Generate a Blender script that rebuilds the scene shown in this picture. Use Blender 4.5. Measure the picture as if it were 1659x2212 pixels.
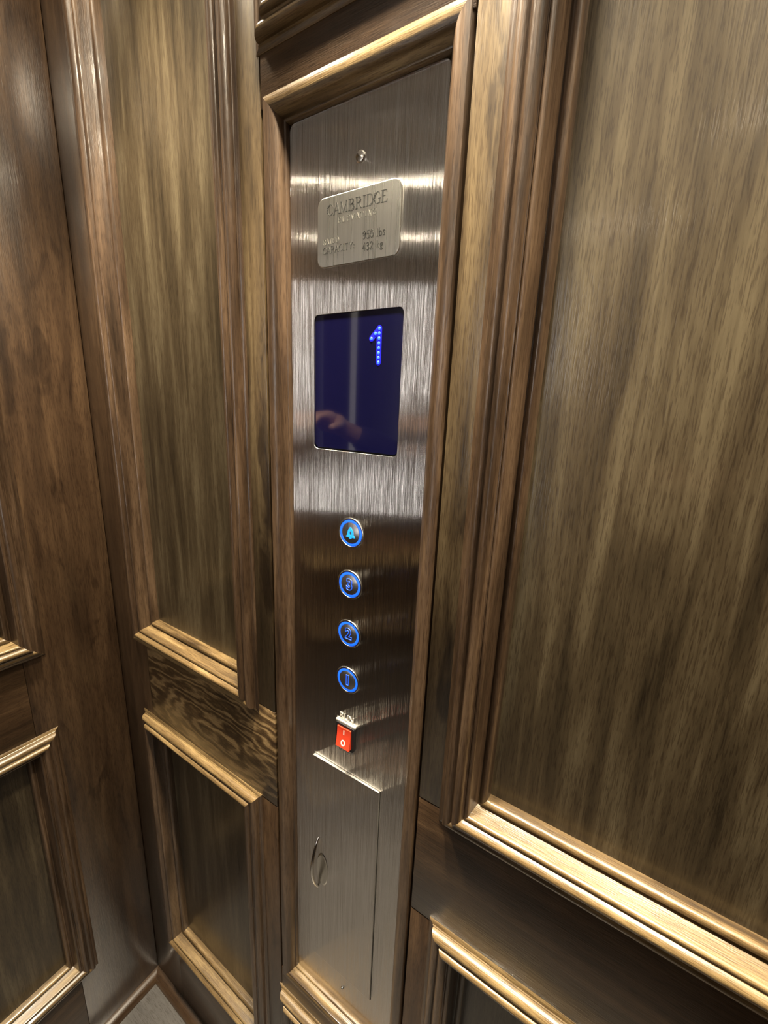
import bpy, bmesh, math, random
from mathutils import Matrix, Vector

for o in list(bpy.data.objects):
    bpy.data.objects.remove(o)
SC = bpy.context.scene
COL = SC.collection
random.seed(7)

# ------------------------------------------------------------------ camera, exposure, lamps
S = 0.36                       # metres per unit (distance from the lens to the panelled wall)
CX, CZ = -2.346, -3.90         # left wall and floor, in units from the lens
def W(X, Y, Z):                # units from the lens -> metres in the cab (corner on the floor = origin)
    return Vector(((X - CX) * S, (Y - 1.0) * S, (Z - CZ) * S))

cam_data = bpy.data.cameras.new('camera')
cam_data.sensor_fit = 'VERTICAL'
cam_data.sensor_height = 24.0
cam_data.lens = 916.76 / 2212 * 24.0
cam_data.clip_start = 0.01
camera = bpy.data.objects.new('camera', cam_data)
COL.objects.link(camera)
_r = Vector((0.83794464, 0.54424925, 0.04051591))
_d = Vector((0.16400747, -0.18031305, -0.96983955))
_f = Vector((-0.5205289, 0.81931676, -0.24035329))
_m = Matrix((( _r.x, -_d.x, -_f.x, 0), (_r.y, -_d.y, -_f.y, 0), (_r.z, -_d.z, -_f.z, 0), (0, 0, 0, 1)))
camera.matrix_world = Matrix.Translation(W(0, 0, 0)) @ _m
SC.camera = camera

SC.view_settings.view_transform = 'Standard'
SC.view_settings.look = 'None'
SC.view_settings.gamma = 1.0
SC.view_settings.use_curve_mapping = False
SC.view_settings.exposure = 0.0
SC.cycles.max_bounces = 8

world = bpy.data.worlds.new('world')
SC.world = world
world.use_nodes = True
world.node_tree.nodes['Background'].inputs[0].default_value = (0.01, 0.009, 0.008, 1)
world.node_tree.nodes['Background'].inputs[1].default_value = 1.0

CEIL = 1.95
LAMP_STRENGTH = 195.0            # lens of the front lamps
REAR_STRENGTH = 260.0            # lens of the rear lamps
SPOT_W = 120.0                   # beam of the front lamps
LAMP_COLOR = (1.0, 0.87, 0.66, 1)
LAMP_R = 0.045
# ceiling downlights: X, Y in units
LAMPS = [(-1.65, 0.68, 1, 1), (-0.62, 0.66, 1, 1), (0.36, 0.68, 1, 1), (-1.75, -1.9, 2, 0), (0.35, -1.9, 2, 0), (-0.8, -3.35, 3, 0)]

# ------------------------------------------------------------------ helpers
def link(o, parent=None):
    COL.objects.link(o)
    if parent is not None:
        o.parent = parent
    return o

def wloc(o):
    l = Vector((0, 0, 0))
    while o is not None:
        l += o.location
        o = o.parent
    return l

def mesh_obj(name, verts, faces, mat, parent=None, smooth=None, origin=None):
    """verts in metres (world). The mesh is stored relative to the parent (or to origin)."""
    base = wloc(parent) if parent is not None else Vector(origin or (0, 0, 0))
    me = bpy.data.meshes.new(name)
    me.from_pydata([tuple(Vector(v) - base) for v in verts], [], faces)
    bm = bmesh.new(); bm.from_mesh(me)
    bmesh.ops.recalc_face_normals(bm, faces=bm.faces)
    bm.to_mesh(me); bm.free()
    if smooth is not None:
        me.shade_smooth()
        me.set_sharp_from_angle(angle=math.radians(smooth))
    me.materials.append(mat)
    o = bpy.data.objects.new(name, me)
    if parent is None:
        o.location = base
    return link(o, parent)

def empty(name, loc, label=None, cat=None, group=None, kind=None, parent=None):
    o = bpy.data.objects.new(name, None)
    o.empty_display_size = 0.05
    o.location = loc
    link(o, parent)
    if label: o['label'] = label
    if cat: o['category'] = cat
    if group: o['group'] = group
    if kind: o['kind'] = kind
    return o

def tag(o, label=None, cat=None, group=None, kind=None):
    if label: o['label'] = label
    if cat: o['category'] = cat
    if group: o['group'] = group
    if kind: o['kind'] = kind
    return o

def box_vf(x0, x1, y0, y1, z0, z1, bev=0.0):
    bm = bmesh.new()
    bmesh.ops.create_cube(bm, size=1.0)
    for v in bm.verts:
        v.co = Vector(((x0 + x1) / 2 + v.co.x * (x1 - x0), (y0 + y1) / 2 + v.co.y * (y1 - y0), (z0 + z1) / 2 + v.co.z * (z1 - z0)))
    if bev > 0:
        bmesh.ops.bevel(bm, geom=list(bm.edges), offset=bev, segments=2, affect='EDGES', profile=0.5)
    vs = [v.co.copy() for v in bm.verts]
    bm.verts.index_update()
    fs = [[v.index for v in f.verts] for f in bm.faces]
    bm.free()
    return vs, fs

def box(name, X0, X1, Y0, Y1, Z0, Z1, mat, parent=None, bev=0.0, origin=None):
    a = W(X0, Y0, Z0); b = W(X1, Y1, Z1)
    vs, fs = box_vf(a.x, b.x, a.y, b.y, a.z, b.z, bev)
    return mesh_obj(name, vs, fs, mat, parent, 35 if bev else None, origin)

# plane maps: a along the wall, b up, h out of the wall (all units)
def front(a, b, h): return W(a, 1.0 - h, b)
def leftw(a, b, h): return W(CX + h, a, b)
STEEL = 1.044
def cop(a, b, h): return W(a, STEEL - h, b)

def rounded_poly(x0, x1, z0, z1, r, n=6):
    pts = []
    for cx, cz, a0 in ((x1 - r, z1 - r, 0), (x0 + r, z1 - r, 90), (x0 + r, z0 + r, 180), (x1 - r, z0 + r, 270)):
        for i in range(n + 1):
            t = math.radians(a0 + 90 * i / n)
            pts.append((cx + r * math.cos(t), cz + r * math.sin(t)))
    return pts

def slab(name, poly, h0, h1, mat, parent, mp=cop, bev=0.0, hfun=None, rim=None):
    """closed polygon extruded from h0 to h1, with a chamfered front rim."""
    n = len(poly)
    cx = sum(p[0] for p in poly) / n; cz = sum(p[1] for p in poly) / n
    vs, fs = [], []
    rings = [(0.0, h0), (0.0, h1 - bev), (bev * 0.3, h1 - bev * 0.3), (bev, h1)] if bev else [(0.0, h0), (0.0, h1)]
    for ins, h in rings:
        for (x, z) in poly:
            dx, dz = cx - x, cz - z
            l = math.hypot(dx, dz) or 1
            px, pz = x + dx / l * ins * 1.2, z + dz / l * ins * 1.2
            hh = h + (hfun(px, pz) if hfun else 0)
            vs.append(mp(px, pz, hh))
    R = len(rings)
    for r in range(R - 1):
        for i in range(n):
            j = (i + 1) % n
            fs.append([r * n + i, r * n + j, (r + 1) * n + j, (r + 1) * n + i])
    fs.append(list(range(n))[::-1])
    fs.append([(R - 1) * n + i for i in range(n)])
    o = mesh_obj(name, vs, fs, mat, parent, 12)
    if rim is not None:
        o.data.materials.append(rim)
        for p in o.data.polygons:
            p.material_index = 0 if len(p.vertices) == n else 1
    return o

def curve_mesh(name, splines, extr, bev, mat, parent, mp=cop, h=0.0, ures=3, fill='BOTH'):
    """2D closed splines (outer + holes) filled, extruded and bevelled, mapped on a wall plane."""
    cu = bpy.data.curves.new(name, 'CURVE')
    cu.dimensions = '2D'; cu.fill_mode = fill
    cu.extrude = extr; cu.bevel_depth = bev; cu.bevel_resolution = ures
    for pts in splines:
        sp = cu.splines.new('POLY')
        sp.points.add(len(pts) - 1)
        for p, q in zip(sp.points, pts):
            p.co = (q[0], q[1], 0, 1)
        sp.use_cyclic_u = True
    return _cu_to_mesh(name, cu, mat, parent, mp, h)

def _cu_to_mesh(name, cu, mat, parent, mp, h, xf=None):
    tmp = bpy.data.objects.new('tmp', cu)
    COL.objects.link(tmp)
    dg = bpy.context.evaluated_depsgraph_get()
    me = bpy.data.meshes.new_from_object(tmp.evaluated_get(dg))
    vs = []
    for v in me.vertices:
        a, b, c = v.co
        if xf: a, b = xf(a, b)
        vs.append(mp(a, b, h + c))
    fs = [list(p.vertices) for p in me.polygons]
    bpy.data.objects.remove(tmp)
    bpy.data.meshes.remove(me)
    return mesh_obj(name, vs, fs, mat, parent, 30)

def text_mesh(name, body, a, b, size, mat, parent, mp=cop, h=0.0, extr=0.0008, align='CENTER', outline=0.0, offs=0.0, sx=1.0, spacing=1.0):
    cu = bpy.data.curves.new(name, 'FONT')
    cu.body = body; cu.size = size; cu.offset = offs; cu.align_x = align; cu.align_y = 'CENTER'
    cu.space_character = spacing
    cu.resolution_u = 3
    if outline:
        cu.fill_mode = 'NONE'; cu.bevel_depth = outline; cu.bevel_resolution = 2; cu.extrude = 0.0
    else:
        cu.extrude = extr
    return _cu_to_mesh(name, cu, mat, parent, mp, h, lambda x, y: (a + x * sx, b + y))

def tube(name, pts, rad, mat, parent, seg=12, caps=True):
    pts = [Vector(p) for p in pts]
    vs, fs = [], []
    up = Vector((0.31, 0.92, 0.23)).normalized()
    for i, p in enumerate(pts):
        t = (pts[min(i + 1, len(pts) - 1)] - pts[max(i - 1, 0)]).normalized()
        n = t.cross(up).normalized(); b = t.cross(n)
        r = rad[i] if isinstance(rad, (list, tuple)) else rad
        for k in range(seg):
            an = 2 * math.pi * k / seg
            vs.append(p + n * (r * math.cos(an)) + b * (r * math.sin(an)))
    for i in range(len(pts) - 1):
        for k in range(seg):
            k2 = (k + 1) % seg
            fs.append([i * seg + k, i * seg + k2, (i + 1) * seg + k2, (i + 1) * seg + k])
    if caps:
        fs.append(list(range(seg))[::-1]); fs.append([(len(pts) - 1) * seg + k for k in range(seg)])
    return mesh_obj(name, vs, fs, mat, parent, 40)

def lathe(name, a, b, prof, mat, parent, mp=cop, seg=48):
    """profile of (radius, h) turned around the wall normal at (a, b)."""
    vs, fs = [], []
    for r, h in prof:
        for k in range(seg):
            t = 2 * math.pi * k / seg
            vs.append(mp(a + r * math.cos(t), b + r * math.sin(t), h))
    for i in range(len(prof) - 1):
        for k in range(seg):
            k2 = (k + 1) % seg
            fs.append([i * seg + k, i * seg + k2, (i + 1) * seg + k2, (i + 1) * seg + k])
    if prof[0][0] > 1e-6: fs.append(list(range(seg))[::-1])
    if prof[-1][0] > 1e-6: fs.append([(len(prof) - 1) * seg + k for k in range(seg)])
    return mesh_obj(name, vs, fs, mat, parent, 35)

# ------------------------------------------------------------------ materials
def new_mat(name):
    m = bpy.data.materials.new(name)
    m.use_nodes = True
    nt = m.node_tree
    return m, nt, nt.nodes['Principled BSDF'], nt.nodes, nt.links

def ramp(nt, stops):
    n = nt.nodes.new('ShaderNodeValToRGB')
    el = n.color_ramp.elements
    while len(el) < len(stops):
        el.new(0.5)
    for e, (p, c) in zip(el, stops):
        e.position = p
        e.color = (*c, 1) if len(c) == 3 else c
    return n

def wood(name, axis, dark, mid, light, rough=0.34, streak=24.0, fig=None, seed=0.0, knots=0.0, bump=0.25, coat=0.35, contrast=1.0):
    """stained open-grain veneer; axis = the direction the grain runs (0 x, 1 y, 2 z)."""
    m, nt, p, N, L = new_mat(name)
    tc = N.new('ShaderNodeTexCoord')
    oi = N.new('ShaderNodeObjectInfo')
    off = N.new('ShaderNodeVectorMath'); off.operation = 'SCALE'
    off.inputs[0].default_value = (7.3 + seed, 5.1 + seed, 9.7 - seed)
    L.new(oi.outputs['Random'], off.inputs['Scale'])
    add = N.new('ShaderNodeVectorMath'); add.operation = 'ADD'
    L.new(tc.outputs['Object'], add.inputs[0]); L.new(off.outputs[0], add.inputs[1])
    def noise(across, along, detail=4, dist=0.0, rgh=0.55):
        mp = N.new('ShaderNodeMapping')
        sc = [across] * 3; sc[axis] = along
        mp.inputs['Scale'].default_value = sc
        L.new(add.outputs[0], mp.inputs['Vector'])
        n = N.new('ShaderNodeTexNoise')
        n.inputs['Scale'].default_value = 1.0
        n.inputs['Detail'].default_value = detail
        n.inputs['Roughness'].default_value = rgh
        n.inputs['Distortion'].default_value = dist
        L.new(mp.outputs[0], n.inputs['Vector'])
        return n.outputs[0]
    def math2(op, a, b, clamp=False):
        n = N.new('ShaderNodeMath'); n.operation = op; n.use_clamp = clamp
        for i, v in enumerate((a, b)):
            if isinstance(v, (int, float)): n.inputs[i].default_value = v
            else: L.new(v, n.inputs[i])
        return n.outputs[0]
    big = noise(streak * 1.5, streak / 8, 5, 0.5)
    fib = noise(420, 14, 3, 0.0)
    med = noise(120, 7, 4, 0.3)
    v = math2('MULTIPLY_ADD', big, 1.0)
    s = math2('MULTIPLY', big, 0.62)
    s = math2('ADD', s, math2('MULTIPLY', med, 0.26))
    s = math2('ADD', s, math2('MULTIPLY', fib, 0.12))
    if fig is not None:
        # cathedral figure: nested, wavering ovals about a centre (metres in object space), with scales
        mpn = N.new('ShaderNodeMapping'); mpn.vector_type = 'POINT'
        mpn.inputs['Location'].default_value = tuple(-c * q for c, q in zip(fig[0], fig[1]))
        mpn.inputs['Scale'].default_value = fig[1]
        L.new(tc.outputs['Object'], mpn.inputs['Vector'])
        nn = N.new('ShaderNodeTexNoise'); nn.inputs['Scale'].default_value = fig[3]; nn.inputs['Detail'].default_value = 3
        L.new(mpn.outputs[0], nn.inputs['Vector'])
        vs_ = N.new('ShaderNodeVectorMath'); vs_.operation = 'SCALE'; vs_.inputs['Scale'].default_value = fig[4]
        L.new(nn.outputs['Color'], vs_.inputs[0])
        va = N.new('ShaderNodeVectorMath'); va.operation = 'ADD'
        L.new(mpn.outputs[0], va.inputs[0]); L.new(vs_.outputs[0], va.inputs[1])
        vl = N.new('ShaderNodeVectorMath'); vl.operation = 'LENGTH'
        L.new(va.outputs[0], vl.inputs[0])
        ang = math2('MULTIPLY', vl.outputs['Value'], fig[2])
        sn = N.new('ShaderNodeMath'); sn.operation = 'SINE'; L.new(ang, sn.inputs[0])
        rr = math2('MULTIPLY_ADD', sn.outputs[0], 0.5)
        N[-1].inputs[2].default_value = 0.5
        s = math2('ADD', math2('MULTIPLY', rr, 0.40), math2('MULTIPLY', s, 0.60))
    lo, hi = 0.5 - 0.22 / contrast, 0.5 + 0.22 / contrast
    rp = ramp(nt, [(lo, dark), (0.5, mid), (hi, light)])
    L.new(s, rp.inputs[0])
    # dark pores, drawn out along the grain
    por = noise(1100, 75, 2, 0.0, 0.5)
    pr = ramp(nt, [(0.36, (0.45, 0.39, 0.35)), (0.49, (1, 1, 1))])
    L.new(por, pr.inputs[0])
    mx = N.new('ShaderNodeMixRGB'); mx.blend_type = 'MULTIPLY'; mx.inputs[0].default_value = 0.7
    L.new(rp.outputs[0], mx.inputs[1]); L.new(pr.outputs[0], mx.inputs[2])
    col = mx.outputs[0]
    if knots > 0:
        kn = noise(30, 9, 3, 1.0)
        kr = ramp(nt, [(0.57, (1, 1, 1)), (0.68, (0.22, 0.18, 0.17))])
        L.new(kn, kr.inputs[0])
        mk = N.new('ShaderNodeMixRGB'); mk.blend_type = 'MULTIPLY'; mk.inputs[0].default_value = knots
        L.new(col, mk.inputs[1]); L.new(kr.outputs[0], mk.inputs[2])
        col = mk.outputs[0]
    L.new(col, p.inputs['Base Color'])
    p.inputs['Roughness'].default_value = rough
    p.inputs['Specular IOR Level'].default_value = 0.5
    p.inputs['Coat Weight'].default_value = coat
    p.inputs['Coat Roughness'].default_value = 0.13
    hgt = math2('ADD', math2('MULTIPLY', por, 0.6), math2('MULTIPLY', fib, 0.5))
    hgt = math2('ADD', hgt, math2('MULTIPLY', med, 0.5))
    bp = N.new('ShaderNodeBump'); bp.inputs['Strength'].default_value = bump; bp.inputs['Distance'].default_value = 0.0012
    L.new(hgt, bp.inputs['Height'])
    L.new(bp.outputs[0], p.inputs['Normal'])
    bc = N.new('ShaderNodeBump'); bc.inputs['Strength'].default_value = bump * 0.6; bc.inputs['Distance'].default_value = 0.0012
    L.new(hgt, bc.inputs['Height'])
    L.new(bc.outputs[0], p.inputs['Coat Normal'])
    return m

OLIVE = ((0.023, 0.016, 0.008), (0.066, 0.048, 0.026), (0.138, 0.110, 0.065))
BROWN = ((0.024, 0.013, 0.007), (0.072, 0.041, 0.021), (0.150, 0.090, 0.046))
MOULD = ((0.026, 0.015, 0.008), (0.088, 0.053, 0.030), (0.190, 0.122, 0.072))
TANS = ((0.040, 0.025, 0.012), (0.135, 0.092, 0.045), (0.270, 0.198, 0.105))
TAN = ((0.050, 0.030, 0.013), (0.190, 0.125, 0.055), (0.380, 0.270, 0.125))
def darker(t, k=0.78):
    return tuple(tuple(c * k for c in col) for col in t)
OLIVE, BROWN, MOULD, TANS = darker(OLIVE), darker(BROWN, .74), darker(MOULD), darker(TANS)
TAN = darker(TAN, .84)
wood_panel_mat = wood('panel_veneer', 2, *OLIVE, streak=26, contrast=1.5)
wood_stile_mat = wood('stile_wood', 2, *BROWN, streak=30, knots=0.5)
wood_tan_mat = wood('tan_stile_wood', 2, *TANS, streak=40, knots=0.8, seed=2.0, contrast=1.3)
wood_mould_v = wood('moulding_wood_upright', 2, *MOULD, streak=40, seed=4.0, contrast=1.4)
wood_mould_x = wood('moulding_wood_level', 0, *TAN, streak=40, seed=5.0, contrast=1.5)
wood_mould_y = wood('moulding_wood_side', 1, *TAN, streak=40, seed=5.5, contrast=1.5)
wood_rail_x = wood('rail_wood_level', 0, *BROWN, streak=30, seed=6.0)
wood_rail_y = wood('rail_wood_side', 1, *BROWN, streak=30, seed=6.5)
wood_rail_fig = wood('rail_wood_figured', 0, (0.045, 0.026, 0.012), (0.130, 0.082, 0.036), (0.300, 0.205, 0.100), streak=30,
                     fig=((0.40, 0.0, 0.885), (6.0, 0.0, 20.0), 24.0, 2.2, 1.0), contrast=0.9, knots=0.8)

def steel_mat(name, base, rough, aniso, wav=0.0, brush=0.0):
    m, nt, p, N, L = new_mat(name)
    p.inputs['Metallic'].default_value = 1.0
    p.inputs['Base Color'].default_value = (*base, 1)
    p.inputs['Anisotropic'].default_value = aniso
    tg = N.new('ShaderNodeCombineXYZ'); tg.inputs[0].default_value = 1.0
    L.new(tg.outputs[0], p.inputs['Tangent'])
    tc = N.new('ShaderNodeTexCoord')
    mp = N.new('ShaderNodeMapping'); mp.inputs['Scale'].default_value = (900, 900, 7)
    L.new(tc.outputs['Object'], mp.inputs['Vector'])
    n = N.new('ShaderNodeTexNoise'); n.inputs['Scale'].default_value = 1.0; n.inputs['Detail'].default_value = 3
    L.new(mp.outputs[0], n.inputs['Vector'])
    mr = N.new('ShaderNodeMapRange')
    mr.inputs['From Min'].default_value = 0.3; mr.inputs['From Max'].default_value = 0.7
    mr.inputs['To Min'].default_value = rough * 0.85; mr.inputs['To Max'].default_value = rough * 1.15
    L.new(n.outputs[0], mr.inputs['Value']); L.new(mr.outputs[0], p.inputs['Roughness'])
    rp = ramp(nt, [(0.3, tuple(c * 0.88 for c in base)), (0.7, base)])
    L.new(n.outputs[0], rp.inputs[0]); L.new(rp.outputs[0], p.inputs['Base Color'])
    if wav:
        n2 = N.new('ShaderNodeTexNoise'); n2.inputs['Scale'].default_value = 7.0; n2.inputs['Detail'].default_value = 1
        L.new(tc.outputs['Object'], n2.inputs['Vector'])
        bp = N.new('ShaderNodeBump'); bp.inputs['Strength'].default_value = wav; bp.inputs['Distance'].default_value = 0.01
        L.new(n2.outputs[0], bp.inputs['Height']); L.new(bp.outputs[0], p.inputs['Normal'])
        if brush:
            # fine upright brushing: the scratches tilt the surface sideways only
            m3 = N.new('ShaderNodeMapping'); m3.inputs['Scale'].default_value = (3600, 1, 5)
            L.new(tc.outputs['Object'], m3.inputs['Vector'])
            n3 = N.new('ShaderNodeTexNoise'); n3.inputs['Scale'].default_value = 1.0; n3.inputs['Detail'].default_value = 1
            L.new(m3.outputs[0], n3.inputs['Vector'])
            b3 = N.new('ShaderNodeBump'); b3.inputs['Strength'].default_value = brush; b3.inputs['Distance'].default_value = 0.0004
            L.new(n3.outputs[0], b3.inputs['Height']); L.new(bp.outputs[0], b3.inputs['Normal'])
            L.new(b3.outputs[0], p.inputs['Normal'])
    return m

steel = steel_mat('brushed_steel', (0.74, 0.72, 0.70), 0.11, 1.0, 0.010, 0.75)
steel_plain = steel_mat('satin_steel', (0.70, 0.68, 0.63), 0.22, 0.3)
steel_cap = steel_mat('satin_cap', (0.50, 0.49, 0.50), 0.32, 0.3)
steel_edge = steel_mat('worn_steel_edge', (0.50, 0.48, 0.44), 0.55, 0.0)
steel_bright = steel_mat('polished_steel', (0.80, 0.78, 0.74), 0.14, 0.0)

def plain(name, col, rough=0.5, metal=0.0, emit=None, strength=0.0, coat=0.0, var=0.12, scale=60.0):
    m, nt, p, N, L = new_mat(name)
    tc = N.new('ShaderNodeTexCoord')
    n = N.new('ShaderNodeTexNoise'); n.inputs['Scale'].default_value = scale; n.inputs['Detail'].default_value = 3
    L.new(tc.outputs['Object'], n.inputs['Vector'])
    rp = ramp(nt, [(0.3, tuple(c * (1 - var) for c in col)), (0.7, tuple(min(1, c * (1 + var)) for c in col))])
    L.new(n.outputs[0], rp.inputs[0]); L.new(rp.outputs[0], p.inputs['Base Color'])
    p.inputs['Roughness'].default_value = rough
    p.inputs['Metallic'].default_value = metal
    p.inputs['Coat Weight'].default_value = coat
    if emit:
        p.inputs['Emission Color'].default_value = (*emit, 1)
        p.inputs['Emission Strength'].default_value = strength
    return m

glass_dark = plain('tinted_display_glass', (0.004, 0.004, 0.028), 0.06, coat=0.6, var=0.03)
led_blue = plain('lit_blue_dot', (0.05, 0.1, 0.6), 0.4, emit=(0.025, 0.10, 1.0), strength=4.0)
halo_blue = plain('blue_halo_glow', (0.01, 0.01, 0.3), 0.4, emit=(0.0, 0.0, 1.0), strength=0.55)  # stands in for the halo of light around the dots
ring_blue = plain('lit_blue_ring', (0.02, 0.08, 0.5), 0.35, emit=(0.0, 0.12, 1.0), strength=1.25)
num_blue = plain('lit_blue_numeral', (0.02, 0.08, 0.5), 0.35, emit=(0.0, 0.11, 1.0), strength=1.0)
bell_cyan = plain('lit_cyan_bell', (0.02, 0.2, 0.5), 0.35, emit=(0.0, 0.30, 1.0), strength=1.15)
red_plastic = plain('red_rocker_plastic', (0.62, 0.05, 0.02), 0.35, var=0.05)
black_plastic = plain('black_plastic', (0.012, 0.012, 0.013), 0.3)
bezel_shine = plain('bezel_top_shine', (0.40, 0.385, 0.35), 0.4, metal=0.2)  # pale tone for the lit top of the black bezel
white_ink = plain('white_ink', (0.75, 0.72, 0.66), 0.5)
gray_ink = plain('pale_engraving', (0.55, 0.52, 0.46), 0.5)
etch_dark = plain('etched_lettering', (0.03, 0.029, 0.026), 0.9)
etch_soft = plain('faint_etched_lettering', (0.13, 0.125, 0.11), 0.9)
plate_mat = steel_mat('etched_plate', (0.80, 0.78, 0.72), 0.30, 0.9)
floor_mat = wood('floor_planks', 0, (0.05, 0.047, 0.045), (0.085, 0.08, 0.076), (0.125, 0.118, 0.112), rough=0.4, streak=12)
ceil_mat = plain('ceiling_paint', (0.55, 0.52, 0.46), 0.6)
door_mat = plain('door_paint', (0.80, 0.77, 0.70), 0.4)
strip_glow = plain('added_strip_glow', (0.5, 0.48, 0.44), 0.5, emit=(1.0, 0.94, 0.84), strength=0.8)  # glow of the strip added to the door
panel_glow = plain('added_panel_glow', (0.8, 0.78, 0.72), 0.5, emit=(1.0, 0.95, 0.90), strength=6.5)  # glow of the panel added behind the viewer
lamp_glow = plain('lamp_lens', (0.9, 0.9, 0.85), 0.5, emit=LAMP_COLOR[:3], strength=LAMP_STRENGTH)
lamp_glow_rear = plain('rear_lamp_lens', (0.9, 0.9, 0.85), 0.5, emit=LAMP_COLOR[:3], strength=REAR_STRENGTH)
lamp_glow_far = plain('far_lamp_lens', (0.9, 0.9, 0.85), 0.5, emit=LAMP_COLOR[:3], strength=REAR_STRENGTH * 2.6)
white_trim = plain('lamp_trim', (0.7, 0.68, 0.62), 0.35)
gap_dark = plain('dark_void', (0.01, 0.009, 0.008), 0.8)

# ------------------------------------------------------------------ setting: shell
RX, RY, TOP = 1.15, -3.95, CEIL           # right wall, rear wall, ceiling
GAP = -0.053                              # panels lie behind the stiles
def structure(o, label, cat):
    return tag(o, label, cat, kind='structure')

floor = structure(box('floor', CX - .12, RX + .12, RY - .12, 1.25, CZ - .2, CZ, floor_mat), 'grey plank floor showing in the corner at the foot of the walls', 'floor')
ceiling = structure(box('ceiling', CX - .12, RX + .12, RY - .12, 1.25, TOP, TOP + .15, ceil_mat), 'pale ceiling of the lift cab', 'ceiling')
wall_front = structure(box('wall_front', CX - .12, RX + .12, 1.07, 1.25, CZ, TOP, wood_rail_x), 'stained wood wall of stiles and rails around the control panel', 'wall')
wall_left = structure(box('wall_left', CX - .25, CX - .07, RY, 1.07, CZ, TOP, wood_rail_y), 'stained wood side wall left of the control panel wall', 'wall')
wall_right = structure(box('wall_right', RX, RX + .12, RY, 1.07, CZ, TOP, wood_stile_mat), 'stained wood wall at the right end of the cab', 'wall')
wall_rear = structure(box('wall_rear', CX - .12, RX + .12, RY - .12, RY, CZ, TOP, wood_stile_mat), 'stained wood wall behind the viewer', 'wall')

BV = 0.0012
# added unseen window in the rear wall, to brighten the steel
glow_root = structure(empty('glow_panel_1', W(.45, RY, -.7), 'lit frosted window in the wall behind the viewer', 'glow_panel'), 'lit frosted window in the wall behind the viewer', 'glow_panel')
box('pane', -2.25, -1.50, RY + .0, RY + .03, -1.60, 1.62, panel_glow, glow_root)
for wx0, wx1, wz0, wz1 in ((-2.33, -2.25, -1.68, 1.70), (-1.50, -1.42, -1.68, 1.70), (-2.25, -1.50, -1.68, -1.60), (-2.25, -1.50, 1.62, 1.70)):
    box('glow_panel_frame', wx0, wx1, RY, RY + .07, wz0, wz1, wood_stile_mat, glow_root, BV)
def fboard(name, x0, x1, z0, z1, mat, h=0.0):
    return box(name, x0, x1, 1.0 - h, 1.075, z0, z1, mat, wall_front, BV)
def lboard(name, y0, y1, z0, z1, mat, h=0.0):
    return box(name, CX - .075, CX + h, y0, y1, z0, z1, mat, wall_left, BV)

GX0, GX1 = -1.105, -0.463                 # groove lines either side of the control panel column
RT, RB = -1.195, -1.66                    # middle rail
# front wall stiles and rails
fboard('stile', CX + .0, -2.05, CZ, TOP, wood_stile_mat)
fboard('stile', -1.285, GX0 - .003, RT + .002, TOP, wood_tan_mat)
fboard('stile', -1.285, GX0 - .003, CZ, RB - .002, wood_stile_mat)
fboard('stile', GX1 + .003, -.30, RT + .002, TOP, wood_tan_mat)
fboard('stile', GX1 + .003, -.30, CZ, RB - .002, wood_stile_mat)
fboard('stile', .88, RX, CZ, TOP, wood_stile_mat)
fboard('rail', -2.05, GX0 - .003, RB, RT, wood_rail_fig)
fboard('rail', GX1 + .003, .88, RB, RT, wood_rail_x)
fboard('rail', -2.05, -1.285, CZ, -3.29, wood_rail_x)
fboard('rail', -2.05, -1.285, 1.52, TOP, wood_rail_x)
fboard('rail', -.30, .88, CZ, -3.29, wood_rail_x)
fboard('rail', -.30, .88, 1.52, TOP, wood_rail_x)
fboard('rail', GX0, GX1, .80, .99, wood_rail_x)
fboard('rail', GX0, GX1, -2.79, -2.60, wood_rail_x)
fboard('rail', GX0, GX1, CZ, -3.29, wood_rail_x)
fboard('rail', GX0, GX1, 1.72, TOP, wood_rail_x)
# left wall
LY1 = .672                                # outer edge of the left wall panels, nearest the corner
LY0 = -.45
lboard('stile', LY1 - .09, 1.0, CZ, TOP, wood_stile_mat)
lboard('stile', LY0 - .16, LY0 + .09, CZ, TOP, wood_stile_mat)
lboard('rail', LY0 + .09, LY1 - .09, RB, RT, wood_rail_y)
lboard('rail', LY0 + .09, LY1 - .09, CZ, -3.27, wood_rail_y)
lboard('rail', LY0 + .09, LY1 - .09, 1.52, TOP, wood_rail_y)
lboard('stile', RY, -3.2, CZ, TOP, wood_stile_mat)
lboard('rail', -3.2, LY0 - .16, 1.62, TOP, wood_rail_y)
# doorway on the left wall beside the viewer (seen in the steel)
door = structure(empty('door_1', W(CX, -1.9, CZ), 'wooden door in the left wall with a narrow lit glass strip', 'door'), 'wooden door in the left wall with a narrow lit glass strip', 'door')
box('leaf', CX - .07, CX - .02, -3.2, LY0 - .16, CZ + 2.75, 1.62, wood_stile_mat, door, BV)
box('glow_strip', CX - .02, CX - .012, -1.065, -.985, -1.0, 1.3, strip_glow, door, BV)  # unseen glowing strip, added for the streak mirrored in the display
box('kick_panel', CX - .07, CX - .015, -3.2, LY0 - .16, CZ, CZ + 2.75, wood_rail_y, door, BV)

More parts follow.
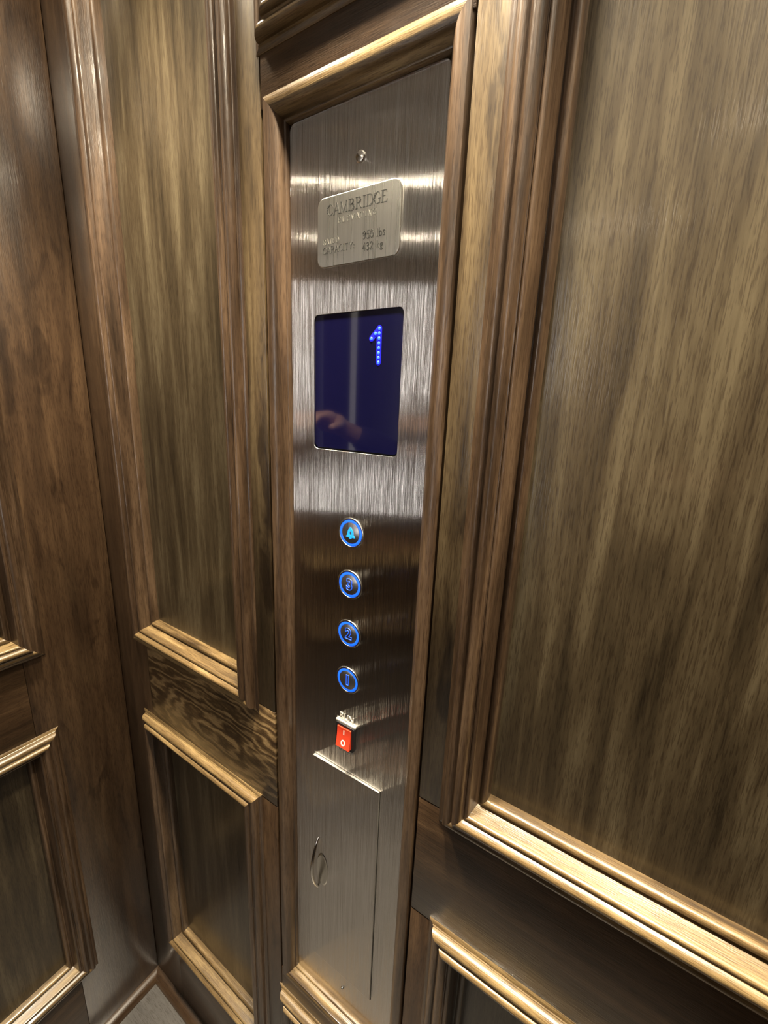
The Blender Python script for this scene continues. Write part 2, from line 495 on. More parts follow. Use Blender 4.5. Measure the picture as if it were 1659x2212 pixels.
# shoe moulding where the walls meet the floor
def shoe(name, pts_a, pts_b, mp, label, mat):
    r = .052
    prof = [(0, 0)] + [(r * math.sin(math.radians(t)), r * math.cos(math.radians(t))) for t in range(0, 91, 9)]
    vs, fs = [], []
    for k, a in enumerate((pts_a, pts_b)):
        for (h, z) in prof:
            vs.append(mp(a + (h if k == 0 else 0), CZ + z, h) if mp is front else mp(a - (h if k == 1 else 0), CZ + z, h))
    n = len(prof)
    for i in range(n):
        j = (i + 1) % n
        fs.append([i, j, n + j, n + i])
    fs.append(list(range(n))); fs.append([n + i for i in range(n)][::-1])
    return structure(mesh_obj(name, vs, fs, mat, None, 30, W(pts_a, 1, CZ) if mp is front else W(CX, pts_a, CZ)), label, 'baseboard')
shoe('baseboard_front', CX, RX, front, 'rounded wood shoe strip along the foot of the control panel wall', wood_rail_x)
shoe('baseboard_left', LY0, 1.0, leftw, 'rounded wood shoe strip along the foot of the left wall', wood_rail_y)

# ------------------------------------------------------------------ wood panels with moulded frames
def arc(cx, cy, r, a0, a1, n, ry=None):
    ry = r if ry is None else ry
    return [(cx + r * math.cos(math.radians(a0 + (a1 - a0) * i / n)), cy + ry * math.sin(math.radians(a0 + (a1 - a0) * i / n))) for i in range(n + 1)]

# (inward from the outer edge, out of the wall)
PROF = ([(0.0, -.004), (0.0, .002), (.002, .004), (.014, .006), (.016, .009), (.018, .009)]
        + arc(.036, .012, .018, 175, 55, 8, .022) + [(.0475, .0285), (.050, .0275), (.053, .030)]
        + arc(.066, .028, .014, 158, 25, 9, .016) + [(.0800, .0325), (.0815, .0275), (.0835, .0275)]
        + arc(.0905, .020, .0075, 140, 0, 7, .0085)
        + [(.100, .010), (.103, -.004), (.106, -.018), (.109, -.0245), (.1115, -.0245)]
        + arc(.1225, -.031, .011, 145, 0, 7, .0135) + [(.1345, -.046), (.135, GAP - .01)])
PROF = [(u, h) for u, h in PROF]

def frame_members(parent, a0, a1, b0, b1, mp, prof, mats, name='moulding', back=-.07):
    """four mitred lengths of moulding; mats = (upright, level)"""
    pr = prof + [(prof[-1][0], back), (prof[0][0], back)]
    n = len(pr)
    sides = [
        (lambda u: (a0 + u, b0 + u), lambda u: (a1 - u, b0 + u), mats[1]),   # bottom
        (lambda u: (a0 + u, b1 - u), lambda u: (a1 - u, b1 - u), mats[1]),   # top
        (lambda u: (a0 + u, b0 + u), lambda u: (a0 + u, b1 - u), mats[0]),   # left
        (lambda u: (a1 - u, b0 + u), lambda u: (a1 - u, b1 - u), mats[0]),   # right
    ]
    out = []
    for fa, fb, mat in sides:
        vs, fs = [], []
        for fn in (fa, fb):
            for u, h in pr:
                p, q = fn(u)
                vs.append(mp(p, q, h))
        for i in range(n):
            j = (i + 1) % n
            fs.append([i, j, n + j, n + i])
        fs.append(list(range(n))); fs.append([n + i for i in range(n)][::-1])
        out.append(mesh_obj(name, vs, fs, mat, parent, 38))
    return out

def wood_panel(a0, a1, b0, b1, mp, label, mats, pmat, group):
    t = empty('wood_panel', mp((a0 + a1) / 2, b0, GAP), label, 'panel', group)
    i = .12
    vs, fs = [], []
    c0, c1 = mp(a0 + i, b0 + i, GAP - .014), mp(a1 - i, b1 - i, GAP)
    vs, fs = box_vf(min(c0.x, c1.x), max(c0.x, c1.x), min(c0.y, c1.y), max(c0.y, c1.y), c0.z, c1.z)
    mesh_obj('board', vs, fs, pmat, t)
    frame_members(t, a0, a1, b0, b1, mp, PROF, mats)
    return t

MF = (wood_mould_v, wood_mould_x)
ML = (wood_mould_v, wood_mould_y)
PG = 'framed wood panels of the cab walls'
wood_panel(-2.136, -1.2, -1.235, 1.62, front, 'tall narrow upper wood panel left of the steel control panel, glossy spot near its top', MF, wood_panel_mat, PG)
wood_panel(-2.136, -1.2, -3.37, -1.655, front, 'dark lower wood panel under the swirling-grain rail, left of the steel control panel', MF, wood_panel_mat, PG)
wood_panel(-.387, .97, -1.235, 1.62, front, 'large upper wood panel right of the steel control panel, above the thick rail moulding', MF, wood_panel_mat, PG)
wood_panel(-.387, .97, -3.37, -1.64, front, 'dark lower wood panel right of the steel control panel, under the plain dark rail', MF, wood_panel_mat, PG)
wood_panel(GX0 - .01, GX1 + .01, .925, 1.78, front, 'short wood panel directly above the steel control panel', MF, wood_panel_mat, PG)
wood_panel(GX0 - .01, GX1 + .01, -3.40, -2.72, front, 'short wood panel directly below the steel control panel', MF, wood_panel_mat, PG)
wood_panel(LY0, LY1, -1.235, 1.62, leftw, 'upper wood panel on the side wall left of the dark corner', ML, wood_panel_mat, PG)
wood_panel(LY0, LY1, -3.345, -1.65, leftw, 'dark lower wood panel on the side wall left of the dark corner', ML, wood_panel_mat, PG)

# rounded frame round the control panel
CP_X0, CP_X1, CP_Z0, CP_Z1 = GX0, GX1, -2.647, .837
fr = empty('panel_frame', W((GX0 + GX1) / 2, 1.0, CP_Z0), 'rounded wood frame stepping back to the steel control panel', 'frame')
PROF2 = ([(0.0, -.030), (.004, -.006), (.010, .002), (.018, .004), (.026, .004)] + arc(.026, -.028, .032, 88, 14, 9)
         + [(.0585, -.026), (.060, -.030)] + arc(.061, -.036, .006, 110, 0, 4) + [(.067, -.060)])
frame_members(fr, CP_X0, CP_X1, CP_Z0, CP_Z1, front, PROF2, (wood_mould_v, wood_mould_x), 'rounded_strip', -.066)

# ------------------------------------------------------------------ the control panel
K = STEEL
panel = empty('control_panel', W(-.785, STEEL, -2.58), 'tall brushed steel lift control panel with blue lit buttons in a wood frame', 'control panel')
FX0, FX1, FZ0, FZ1 = -1.036, -.532, -2.60, .768
DX0, DX1, DZ0, DZ1 = -.943, -.627, -.140, .2605           # display
AX0, AX1, AZ0, AZ1 = -.943, -.628, -2.385, -1.319          # access door
T = .008
curve_mesh('faceplate', [rounded_poly(FX0, FX1, FZ0, FZ1, .022),
                         rounded_poly(DX0, DX1, DZ0, DZ1, .016)[::-1],
                         rounded_poly(AX0, AX1, AZ0, AZ1, .006)[::-1]], T / 2, .0012, steel, panel, h=-T / 2 - .0012)
box('back_box', FX0 + .01, FX1 - .01, STEEL + .016, STEEL + .024, FZ0, FZ1, gap_dark, panel)
disp = slab('display_window', rounded_poly(DX0 + .0015, DX1 - .0015, DZ0 + .006, DZ1 - .0015, .015), -.016, -.004, glass_dark, panel, bev=.001)
# dot matrix numeral 1
DOTX, DOTZ, DS = -.7055, .2105, .0128
def dot(ix, iz):
    a, b = DOTX + ix * DS, DOTZ - iz * DS
    lathe('numeral_dot', a, b, [(.0042, -.0045), (.0042, -.0025), (.003, -.0015), (.0001, -.001)], led_blue, disp, seg=16)
def capsule(ax, az, bx, bz, r, n=10):
    d = math.atan2(bz - az, bx - ax)
    return ([(bx + r * math.cos(d - math.pi / 2 + math.pi * i / n), bz + r * math.sin(d - math.pi / 2 + math.pi * i / n)) for i in range(n + 1)]
            + [(ax + r * math.cos(d + math.pi / 2 + math.pi * i / n), az + r * math.sin(d + math.pi / 2 + math.pi * i / n)) for i in range(n + 1)])
slab('numeral_halo', capsule(DOTX, DOTZ, DOTX, DOTZ - 7 * DS, .0085), -.0045, -.0036, halo_blue, disp)  # halo of the dots drawn as a glowing band behind them
slab('numeral_halo', capsule(DOTX, DOTZ, DOTX - 2 * DS, DOTZ - 2 * DS, .0082), -.0045, -.0037, halo_blue, disp)
for k in range(8):
    dot(0, k)
dot(-1, 1); dot(-2, 2)

# serif lettering made of strokes (unit height); * = heavy
GLY = {
 'C': [('t', [(.72, .78), (.66, .93), (.45, 1), (.24, .93)]), ('h', [(.24, .93), (.10, .72), (.06, .5), (.10, .28), (.24, .07)]), ('t', [(.24, .07), (.45, 0), (.66, .07), (.74, .22)])],
 'A': [('t', [(.05, 0), (.40, 1)]), ('h', [(.40, 1), (.76, 0)]), ('t', [(.18, .35), (.62, .35)]), ('t', [(-.04, 0), (.16, 0)]), ('t', [(.62, 0), (.88, 0)])],
 'M': [('t', [(.10, 0), (.10, 1)]), ('h', [(.10, 1), (.45, .05)]), ('t', [(.45, .05), (.82, 1)]), ('h', [(.82, 1), (.82, 0)]), ('t', [(0, 0), (.22, 0)]), ('t', [(.70, 0), (.96, 0)])],
 'B': [('h', [(.14, 0), (.14, 1)]), ('t', [(.02, 1), (.42, 1)]), ('h', [(.42, 1), (.58, .90), (.60, .76), (.54, .60), (.40, .54)]), ('t', [(.14, .54), (.42, .54)]), ('h', [(.42, .54), (.64, .44), (.67, .26), (.60, .08), (.42, 0)]), ('t', [(.02, 0), (.42, 0)])],
 'R': [('h', [(.14, 0), (.14, 1)]), ('t', [(.02, 1), (.42, 1)]), ('h', [(.42, 1), (.58, .90), (.61, .75), (.55, .59), (.40, .52)]), ('t', [(.14, .52), (.42, .52)]), ('h', [(.36, .52), (.72, 0)]), ('t', [(.64, 0), (.82, 0)]), ('t', [(.02, 0), (.28, 0)])],
 'I': [('h', [(.18, 0), (.18, 1)]), ('t', [(.04, 1), (.32, 1)]), ('t', [(.04, 0), (.32, 0)])],
 'D': [('h', [(.14, 0), (.14, 1)]), ('t', [(.02, 1), (.42, 1)]), ('h', [(.42, 1), (.68, .86), (.78, .5), (.68, .14), (.42, 0)]), ('t', [(.02, 0), (.42, 0)])],
 'G': [('t', [(.72, .78), (.66, .93), (.45, 1), (.24, .93)]), ('h', [(.24, .93), (.10, .72), (.06, .5), (.10, .28), (.24, .07)]), ('t', [(.24, .07), (.45, 0), (.66, .06)]), ('h', [(.70, .04), (.70, .42)]), ('t', [(.54, .42), (.82, .42)])],
 'E': [('h', [(.14, 0), (.14, 1)]), ('t', [(.02, 1), (.62, 1), (.64, .80)]), ('t', [(.14, .54), (.46, .54)]), ('t', [(.02, 0), (.64, 0), (.68, .22)])],
 'L': [('h', [(.14, 0), (.14, 1)]), ('t', [(.02, 1), (.28, 1)]), ('t', [(.02, 0), (.60, 0), (.64, .24)])],
 'V': [('h', [(.06, 1), (.40, 0)]), ('t', [(.40, 0), (.74, 1)]), ('t', [(-.04, 1), (.20, 1)]), ('t', [(.62, 1), (.84, 1)])],
 'T': [('h', [(.36, 0), (.36, 1)]), ('t', [(.04, .80), (.06, 1), (.66, 1), (.68, .80)]), ('t', [(.24, 0), (.48, 0)])],
 'N': [('t', [(.12, 0), (.12, 1)]), ('h', [(.12, 1), (.70, 0)]), ('t', [(.70, 0), (.70, 1)]), ('t', [(0, 0), (.24, 0)]), ('t', [(.58, 1), (.82, 1)])],
 'P': [('h', [(.14, 0), (.14, 1)]), ('t', [(.02, 1), (.42, 1)]), ('h', [(.42, 1), (.58, .90), (.62, .74), (.56, .56), (.40, .48)]), ('t', [(.14, .48), (.42, .48)]), ('t', [(.02, 0), (.28, 0)])],
 'Y': [('h', [(.06, 1), (.38, .48), (.38, 0)]), ('t', [(.38, .48), (.70, 1)]), ('t', [(-.04, 1), (.18, 1)]), ('t', [(.58, 1), (.80, 1)]), ('t', [(.26, 0), (.52, 0)])],
 ':': [('h', [(.14, .08), (.14, .16)]), ('h', [(.14, .52), (.14, .60)])],
 '9': [('h', [(.50, .72), (.42, .94), (.28, 1), (.12, .90), (.07, .70), (.14, .50), (.28, .43), (.44, .52), (.50, .72), (.46, .36), (.32, .10), (.12, 0)])],
 '5': [('t', [(.50, 1), (.16, 1)]), ('h', [(.16, 1), (.12, .58), (.30, .62), (.46, .52), (.50, .30), (.40, .08), (.22, 0), (.06, .08)])],
 '0': [('h', [(.28, 1), (.12, .84), (.07, .5), (.12, .16), (.28, 0), (.44, .16), (.50, .5), (.44, .84), (.28, 1)])],
 '4': [('t', [(.40, 1), (.04, .30), (.56, .30)]), ('h', [(.40, 1), (.40, 0)])],
 '3': [('h', [(.08, .86), (.24, 1), (.42, .92), (.44, .72), (.34, .56), (.20, .53), (.38, .50), (.50, .32), (.44, .10), (.24, 0), (.06, .10)])],
 '2': [('h', [(.08, .78), (.16, .95), (.30, 1), (.44, .90), (.46, .70), (.34, .42), (.06, .03)]), ('h', [(.06, .03), (.52, .03)])],
 'l': [('h', [(.14, 0), (.14, 1)]), ('t', [(.04, 0), (.24, 0)])],
 'b': [('h', [(.12, 0), (.12, 1)]), ('h', [(.12, .50), (.28, .62), (.46, .52), (.50, .30), (.42, .08), (.26, 0), (.12, .08)])],
 's': [('h', [(.40, .52), (.26, .62), (.12, .54), (.12, .42), (.34, .26), (.40, .12), (.26, 0), (.08, .08)])],
 'k': [('h', [(.12, 0), (.12, 1)]), ('t', [(.12, .28), (.42, .60)]), ('h', [(.24, .36), (.48, 0)])],
 'g': [('h', [(.42, .50), (.28, .62), (.12, .52), (.12, .32), (.26, .20), (.40, .30), (.42, .50)]), ('t', [(.40, .56), (.54, .62)]), ('h', [(.26, .20), (.14, .08), (.40, -.02), (.46, -.16), (.30, -.28), (.10, -.22), (.12, -.06)])],
 ' ': [],
}
ADV = {'I': .40, 'M': 1.04, ':': .36, ' ': .42, 'l': .30, 's': .50, 'k': .54, 'g': .56, 'b': .58}
def strokes(name, body, a, b, size, mat, parent, h, wide=.13, thin=.055, space=.06, align='l', h2=.0012):
    wd = sum((ADV.get(c, .84 if c.isupper() else .60) + space) * size for c in body)
    x = a - (wd / 2 if align == 'c' else 0)
    vs, fs = [], []
    for c in body:
        for kind, pts in GLY[c]:
            w = (wide if kind == 'h' else thin) * size / 2
            for (p, q), (r, s) in zip(pts[:-1], pts[1:]):
                dx, dz = r - p, s - q
                l = math.hypot(dx, dz) or 1
                nx, nz = -dz / l * w, dx / l * w
                ex, ez = dx / l * w * .5, dz / l * w * .5
                P0 = (x + p * size - ex, b + q * size - ez); P1 = (x + r * size + ex, b + s * size + ez)
                k = len(vs)
                for hh in (h - .0004, h + h2):
                    for (u, v, sg) in ((*P0, 1), (*P0, -1), (*P1, -1), (*P1, 1)):
                        vs.append(cop(u + nx * sg, v + nz * sg, hh))
                fs += [[k, k+1, k+2, k+3], [k+4, k+5, k+6, k+7]] + [[k+i, k+(i+1) % 4, k+4+(i+1) % 4, k+4+i] for i in range(4)]
        x += (ADV.get(c, .84 if c.isupper() else .60) + space) * size
    return mesh_obj(name, vs, fs, mat, parent)

# rating plate
NX0, NX1, NZ0, NZ1 = -.927, -.648, .383, .560
plate = slab('rating_plate', rounded_poly(NX0, NX1, NZ0, NZ1, .024), -.001, .004, plate_mat, panel, bev=.0025)
plate['label'] = 'etched metal rating plate'
strokes('lettering', 'CAMBRIDGE', -.788, .512, .0265, etch_dark, plate, .004, align='c', space=.05)
strokes('lettering', 'ELEVATING', -.785, .489, .0135, etch_soft, plate, .004, align='c', space=.30)
strokes('lettering', 'RATED', -.905, .442, .0130, etch_soft, plate, .004)
strokes('lettering', 'CAPACITY:', -.905, .418, .0165, etch_dark, plate, .004, space=.04)
strokes('lettering', '950 lbs', -.765, .436, .0185, etch_dark, plate, .004)
strokes('lettering', '432 kg', -.765, .408, .0185, etch_dark, plate, .004)

def screw(a, b, r=.011, parent=panel):
    s = lathe('screw', a, b, [(r, -.001), (r, .001), (r * .85, .0035), (r * .4, .005), (.0001, .0053)], steel_bright, parent, seg=20)
    return s
screw(-.782, .6325, .015)

# call buttons
BX = -.7846
def button(b, sym):
    bt = lathe('call_button', BX, b, [(.0505, -.001), (.0505, .0008), (.0495, .0024), (.0470, .0031), (.0445, .0026), (.0435, .0010)], steel_plain, panel, seg=56)
    bt['label'] = {'bell': 'alarm button with a glowing blue bell, topmost of the four'}.get(sym, 'round button with a glowing blue ' + sym)
    lathe('light_ring', BX, b, [(.0435, .0002), (.0430, .0022), (.0405, .0027), (.0360, .0025), (.0350, .0015)], ring_blue, bt, seg=56)
    lathe('button_cap', BX, b, [(.0350, .0002), (.0350, .0022), (.0335, .0029), (.0001, .0030)], steel_cap, bt, seg=48)
    if sym == 'bell':
        R = .018
        out = [(-.95, -.62), (-.70, -.40), (-.62, .15), (-.48, .60), (-.20, .86), (-.16, 1.08), (.16, 1.08), (.20, .86), (.48, .60), (.62, .15), (.70, -.40), (.95, -.62), (.95, -.78), (.30, -.78), (.22, -1.02), (-.22, -1.02), (-.30, -.78), (-.95, -.78)]
        hole = [(-.16, -.32), (.16, -.32), (.20, .10), (.10, .34), (-.10, .34), (-.20, .10)]
        curve_mesh('bell_symbol', [[(BX + x * R, b + z * R) for x, z in out], [(BX + x * R, b + z * R) for x, z in hole][::-1]], .0008, 0, bell_cyan, bt, h=.0036)
    else:
        text_mesh('numeral', sym, BX, b - .001, .052, num_blue, bt, h=.0033, outline=.0010, offs=.0022)
    return bt
button(-.396, 'bell')
button(-.574, '3')
button(-.754, '2')
button(-.934, '1')

# run / stop rocker switch
SX0, SX1, SZ0, SZ1 = -.825, -.745, -1.212, -1.115
sw = empty('rocker_switch', cop(-.785, -1.175, 0), parent=panel)
sw.location = sw.location - wloc(panel)
curve_mesh('bezel', [rounded_poly(SX0, SX1, SZ0, SZ1, .006), rounded_poly(SX0 + .008, SX1 - .008, SZ0 + .008, SZ1 - .008, .003)[::-1]], .0055, .0016, black_plastic, sw, h=.005)
box('bezel_highlight', SX0 - .004, SX1 + .004, STEEL - .0085, STEEL, SZ1 - .001, SZ1 + .009, bezel_shine, sw, .0006)  # highlight along the bezel top, built as a pale strip
def rocker_h(a, b):
    t = (b - (SZ0 + SZ1) / 2) / ((SZ1 - SZ0) / 2)
    return -.006 * t + .006 * t * t * .6
vs, fs = [], []
NZ = 12
for i in range(NZ + 1):
    z = SZ0 + .010 + (SZ1 - SZ0 - .020) * i / NZ
    hh = .018 + rocker_h(0, z)
    for a in (SX0 + .010, SX1 - .010):
        vs.append(cop(a, z, hh))
    for a in (SX0 + .010, SX1 - .010):
        vs.append(cop(a, z, 0))
for i in range(NZ):
    k = i * 4
    fs += [[k, k + 1, k + 5, k + 4], [k + 2, k + 6, k + 7, k + 3], [k, k + 4, k + 6, k + 2], [k + 1, k + 3, k + 7, k + 5]]
fs += [[0, 2, 3, 1], [NZ * 4, NZ * 4 + 1, NZ * 4 + 3, NZ * 4 + 2]]
rock = mesh_obj('rocker', vs, fs, red_plastic, sw, 50)
rock['label'] = 'red rocker marked with a line and a circle'
zc = (SZ0 + SZ1) / 2
mm = [(-.0022, zc + .012), (.0022, zc + .012), (.0022, zc + .030), (-.0022, zc + .030)]
mesh_obj('marking', [cop(BX + a, z, .0186 + rocker_h(0, z)) for a, z in mm] + [cop(BX + a, z, .017 + rocker_h(0, z)) for a, z in mm],
         [[0, 1, 2, 3], [4, 5, 6, 7], [0, 1, 5, 4], [1, 2, 6, 5], [2, 3, 7, 6], [3, 0, 4, 7]], white_ink, rock)
vs, fs = [], []
for i in range(24):
    t = 2 * math.pi * i / 24
    for rr in (1.0, .62):
        for dh in (.0186, .017):
            z = zc - .019 + .0115 * rr * math.sin(t)
            vs.append(cop(BX + .0095 * rr * math.cos(t), z, dh + rocker_h(0, z)))
for i in range(24):
    k, j = i * 4, ((i + 1) % 24) * 4
    fs += [[k, j, j + 2, k + 2], [k, k + 1, j + 1, j], [k + 2, j + 2, j + 3, k + 3], [k + 1, k + 3, j + 3, j + 1]]
mesh_obj('marking', vs, fs, white_ink, rock)
text_mesh('lettering', 'RUN', -.785, -1.091, .033, gray_ink, panel, h=.0008, extr=.0010, sx=.95)
text_mesh('lettering', 'STOP', -.785, -1.231, .031, gray_ink, panel, h=.0008, extr=.0010, sx=.95)

# access door, very slightly ajar on its left side
def ajar(a, b): return .004 + .006 * (AX1 - a) / (AX1 - AX0)
G = .004
adoor = slab('access_door', rounded_poly(AX0 + G, AX1 - G, AZ0 + G, AZ1 - G, .005), -.016, .001, steel, panel, bev=.0015, hfun=ajar, rim=steel_edge)
# bow handle in front of a dished cup
hx, hz0, hz1 = -.908, -1.98, -1.715
cup = [(r, h) for r, h in ((.040, .0065), (.038, .0082), (.034, .0082), (.028, .0076), (.015, .0072), (.0001, .0070))]
cv, cf = [], []
SEG = 36
for r, h in cup:
    for k in range(SEG):
        t = 2 * math.pi * k / SEG
        cv.append(cop(hx + .022 + r * .75 * math.cos(t), (hz0 + hz1) / 2 - .02 + r * 2.1 * math.sin(t), h - .005 + ajar(hx + .022 + r * .75 * math.cos(t), 0)))
for i in range(len(cup) - 1):
    for k in range(SEG):
        k2 = (k + 1) % SEG
        cf.append([i * SEG + k, i * SEG + k2, (i + 1) * SEG + k2, (i + 1) * SEG + k])
mesh_obj('pull_cup', cv, cf, steel_plain, adoor, 40)
pts = []
for i in range(21):
    t = i / 20
    z = hz1 + (hz0 - hz1) * t
    pts.append(cop(hx, z, .008 + .040 * math.sin(math.pi * t) ** .8))
tube('handle', pts, [(.0045 + .003 * math.sin(math.pi * i / 20)) * S for i in range(21)], steel_bright, adoor)
screw(-.777, -2.468, .006)

# ------------------------------------------------------------------ ceiling lamps
for k, (lx, ly, kind, beam) in enumerate(LAMPS):
    c = W(lx, ly, CEIL)
    lab = ['ceiling downlight over the corner left of the control panel', 'ceiling downlight straight above the control panel', 'ceiling downlight over the large right panel', 'rear ceiling downlight on the door side',
           'rear ceiling downlight on the far right', 'last ceiling downlight by the rear wall'][k]
    t = empty('ceiling_light', c, lab, 'light', 'round ceiling downlights')
    def ring(prof, name, mat):
        vs, fs = [], []
        n = 40
        for r, z in prof:
            for i in range(n):
                a = 2 * math.pi * i / n
                vs.append(c + Vector((r * math.cos(a), r * math.sin(a), z)))
        for i in range(len(prof) - 1):
            for q in range(n):
                q2 = (q + 1) % n
                fs.append([i * n + q, i * n + q2, (i + 1) * n + q2, (i + 1) * n + q])
        if name == 'lens':
            fs.append([(len(prof) - 1) * n + q for q in range(n)])
        return mesh_obj(name, vs, fs, mat, t, 40)
    R_ = LAMP_R if kind == 1 else .018
    ring([(R_ + .018, 0), (R_ + .017, -.005), (R_ + .004, -.008), (R_, -.003), (R_, 0)], 'trim_ring', white_trim)
    ring([(R_, -.001), (R_, -.0025)], 'lens', {1: lamp_glow, 2: lamp_glow_rear, 3: lamp_glow_far}[kind])
    if not beam: continue
    ld = bpy.data.lights.new('lamp_beam', 'SPOT')
    ld.energy = SPOT_W; ld.color = LAMP_COLOR[:3]
    ld.spot_size = math.radians(66); ld.spot_blend = 0.9; ld.shadow_soft_size = 0.035
    lo = bpy.data.objects.new('lamp_beam', ld)
    link(lo, t); lo.location = (0, 0, -.02)

# ------------------------------------------------------------------ the person taking the picture (seen only as a reflection in the display)
skin_mat = plain('skin', (0.50, 0.29, 0.20), 0.5, var=0.05)
navy = plain('navy_cloth', (0.030, 0.024, 0.055), 0.85, scale=200)
denim = plain('dark_denim', (0.020, 0.022, 0.034), 0.85, scale=200)
hair_mat = plain('brown_hair', (0.035, 0.02, 0.012), 0.6, scale=150)
shoe_mat = plain('black_shoe', (0.012, 0.012, 0.012), 0.4)

def skinned(name, chains, root, mat, parent, origin, sub=2):
    """chains: lists of (point, radius); points that coincide are shared; root = the first point of the first chain."""
    idx, vs, rs, es = {}, [], [], []
    for ch in chains:
        prev = None
        for p, r in ch:
            k = tuple(round(c, 4) for c in p)
            if k not in idx:
                idx[k] = len(vs); vs.append(p); rs.append(r)
            if prev is not None and prev != idx[k]:
                es.append((prev, idx[k]))
            prev = idx[k]
    base = Vector(origin)
    me = bpy.data.meshes.new(name)
    me.from_pydata([tuple(Vector(v) - base) for v in vs], es, [])
    me.materials.append(mat)
    o = bpy.data.objects.new(name, me)
    link(o, parent)
    if parent is None: o.location = base
    md = o.modifiers.new('skin', 'SKIN')
    md.use_smooth_shade = True
    for i, sv in enumerate(me.skin_vertices[0].data):
        sv.radius = (rs[i] if isinstance(rs[i], tuple) else (rs[i], rs[i]))
        sv.use_root = (i == 0)
    sb = o.modifiers.new('sub', 'SUBSURF'); sb.levels = sub; sb.render_levels = sub
    return o

PX, PY = .58, -.98
pelvis = (PX, PY, .95); waist = (PX, PY, 1.08); chest = (PX, PY - .01, 1.28); neck0 = (PX, PY, 1.44); neck1 = (PX, PY + .015, 1.52)
chin = (PX, PY + .03, 1.575); headc = (PX, PY + .02, 1.66); crown = (PX, PY + .005, 1.74)
shL, shR = (PX - .165, PY - .005, 1.40), (PX + .165, PY - .005, 1.40)
elL, elR = (.29, -.76, 1.20), (.86, -.80, 1.18)
wrL, wrR = (.132, -.49, 1.350), (.915, -.515, 1.275)
def lerp(a, b, t): return tuple(x + (y - x) * t for x, y in zip(a, b))
def hand(w, d, side, up, curl):
    """palm and five fingers from wrist w; d = pointing direction, side = towards the thumb, up = back of the hand"""
    d, side, up = Vector(d).normalized(), Vector(side).normalized(), Vector(up).normalized()
    w = Vector(w)
    palm = w + d * .055
    out = [[(tuple(w), .024), (tuple(w + d * .028), (.030)), (tuple(palm), .030)]]
    for k, (off, ln) in enumerate(((.028, .072), (.009, .080), (-.010, .074), (-.028, .058))):
        kn = palm + d * (.030 - abs(off) * .25) + side * off
        ch = [(tuple(palm), .030), (tuple(kn), .0105)]
        p, dr = kn, d
        for j, fr in enumerate((.42, .33, .25)):
            an = curl * (.6 + .4 * j)
            dr = (dr * math.cos(an) - up * math.sin(an)).normalized()
            p = p + dr * ln * fr
            ch.append((tuple(p), .0092 - .0009 * j))
        out.append(ch)
    b = w + d * .028
    t1 = b + side * .036 + d * .012 - up * .010
    t2 = t1 + (d * .8 + side * .5 - up * .35).normalized() * .034
    t3 = t2 + (d * .9 + side * .05 - up * .5).normalized() * .027
    out.append([(tuple(b), .030), (tuple(t1), .0125), (tuple(t2), .0105), (tuple(t3), .0088)])
    return out
legs = []
for sgn in (-1, 1):
    hp = (PX + sgn * .085, PY, .90); kn = (PX + sgn * .10, PY + .02, .49); an = (PX + sgn * .11, PY - .01, .09); toe = (PX + sgn * .12, PY + .14, .04)
    legs.append((hp, kn, an, toe))
body_ch = [[(pelvis, (.135, .10)), (waist, (.125, .09)), (chest, (.145, .10)), (neck0, .065), (neck1, .052), (chin, (.060, .068)), (headc, (.073, .088)), (crown, (.055, .065))]]
for sh, el, wr in ((shL, elL, wrL), (shR, elR, wrR)):
    body_ch.append([(chest, (.145, .10)), (sh, .055), (lerp(sh, el, .5), .045), (el, .037), (lerp(el, wr, .4), .036), (wr, .024)])
body_ch += hand(wrL, (-.05, .95, .30), (.95, .05, .1), (-.1, -.25, .95), .62)
body_ch += hand(wrR, (-.20, .90, .50), (-.95, -.2, .1), (.3, -.30, .9), .45)
for hp, kn, an, toe in legs:
    body_ch.append([(pelvis, (.135, .10)), (hp, .085), (lerp(hp, kn, .5), .070), (kn, .052), (lerp(kn, an, .35), .050), (an, .036), (toe, .034)])
person = skinned('person', body_ch, None, skin_mat, None, (PX, PY, 0))
tag(person, 'person in a navy sweater taking the picture, one hand raised, reflected in the dark display', 'person')
sw_ch = [[(pelvis, (.160, .125)), (waist, (.150, .115)), (chest, (.170, .122)), (lerp(chest, neck0, .85), (.088, .080))]]
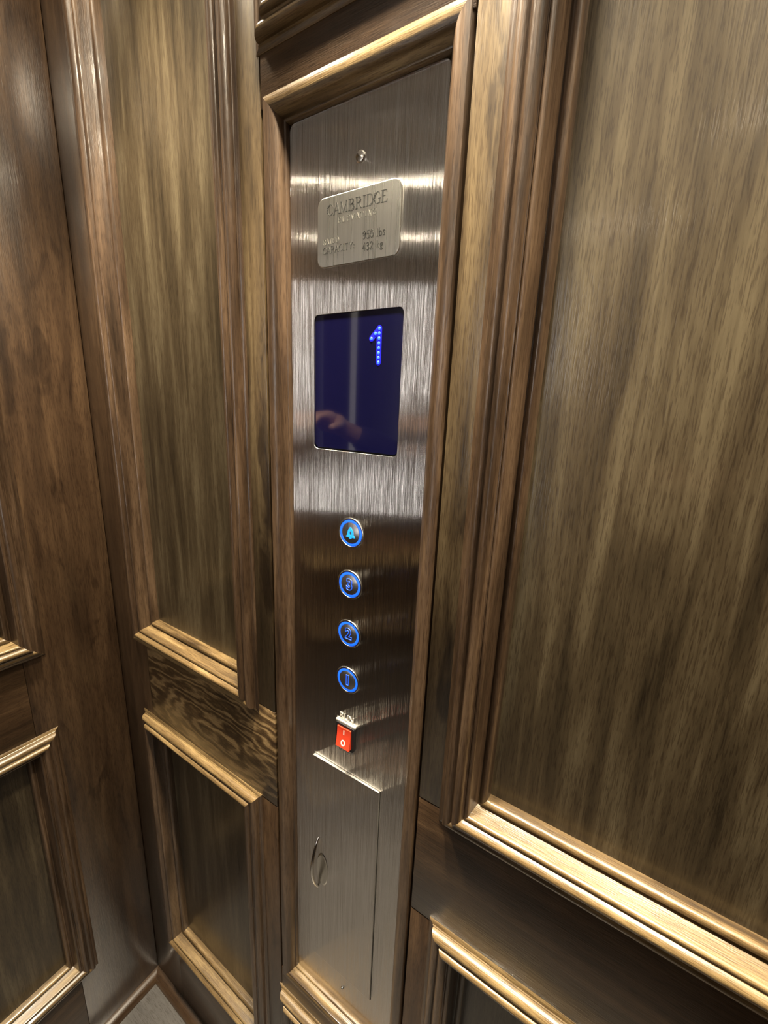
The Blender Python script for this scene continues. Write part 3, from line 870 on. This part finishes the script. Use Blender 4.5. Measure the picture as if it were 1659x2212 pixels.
for sh, el, wr in ((shL, elL, wrL), (shR, elR, wrR)):
    sw_ch.append([(chest, (.170, .122)), (sh, .070), (lerp(sh, el, .5), .058), (el, .050), (lerp(el, wr, .5), .046), (lerp(el, wr, .88), .036)])
skinned('sweater', sw_ch, None, navy, person, (PX, PY, 0))
tr_ch = [[((PX, PY, .99), (.150, .118)), (pelvis, (.152, .120))]]
for hp, kn, an, toe in legs:
    tr_ch.append([(pelvis, (.152, .120)), (hp, .100), (lerp(hp, kn, .5), .085), (kn, .068), (lerp(kn, an, .5), .062), (lerp(kn, an, .93), .056)])
skinned('trousers', tr_ch, None, denim, person, (PX, PY, 0))
for hp, kn, an, toe in legs:
    skinned('shoe', [[((an[0], an[1] - .03, .045), (.044, .042)), ((an[0], an[1] + .06, .042), (.048, .040)), ((toe[0], toe[1] + .02, .036), (.044, .034))]], None, shoe_mat, person, (PX, PY, 0))
# head details: hair cap, nose, ears, eyes, mouth
def blob(name, c, r, mat, seg=16, cut=None):
    bm = bmesh.new()
    bmesh.ops.create_uvsphere(bm, u_segments=seg, v_segments=seg // 2 + 2, radius=1.0)
    for v in bm.verts:
        v.co = Vector((c[0] + v.co.x * r[0], c[1] + v.co.y * r[1], c[2] + v.co.z * r[2]))
    if cut:
        kill = [v for v in bm.verts if cut(v.co)]
        bmesh.ops.delete(bm, geom=kill, context='VERTS')
    vs = [v.co.copy() for v in bm.verts]; bm.verts.index_update()
    fs = [[v.index for v in f.verts] for f in bm.faces]
    bm.free()
    return mesh_obj(name, vs, fs, mat, person, 60)
blob('hair', (PX, PY + .005, 1.685), (.088, .104, .098), hair_mat, 28, lambda c: c.z < 1.60 or (c.y > PY + .045 and c.z < 1.715))
blob('nose', (PX, PY + .108, 1.650), (.013, .018, .022), skin_mat)
for sgn in (-1, 1):
    blob('ear', (PX + sgn * .080, PY + .015, 1.650), (.010, .020, .030), skin_mat)
    blob('eye', (PX + sgn * .031, PY + .094, 1.675), (.012, .010, .008), white_ink)
blob('mouth', (PX, PY + .092, 1.602), (.024, .010, .006), plain('lip', (0.40, 0.16, 0.13), 0.5))
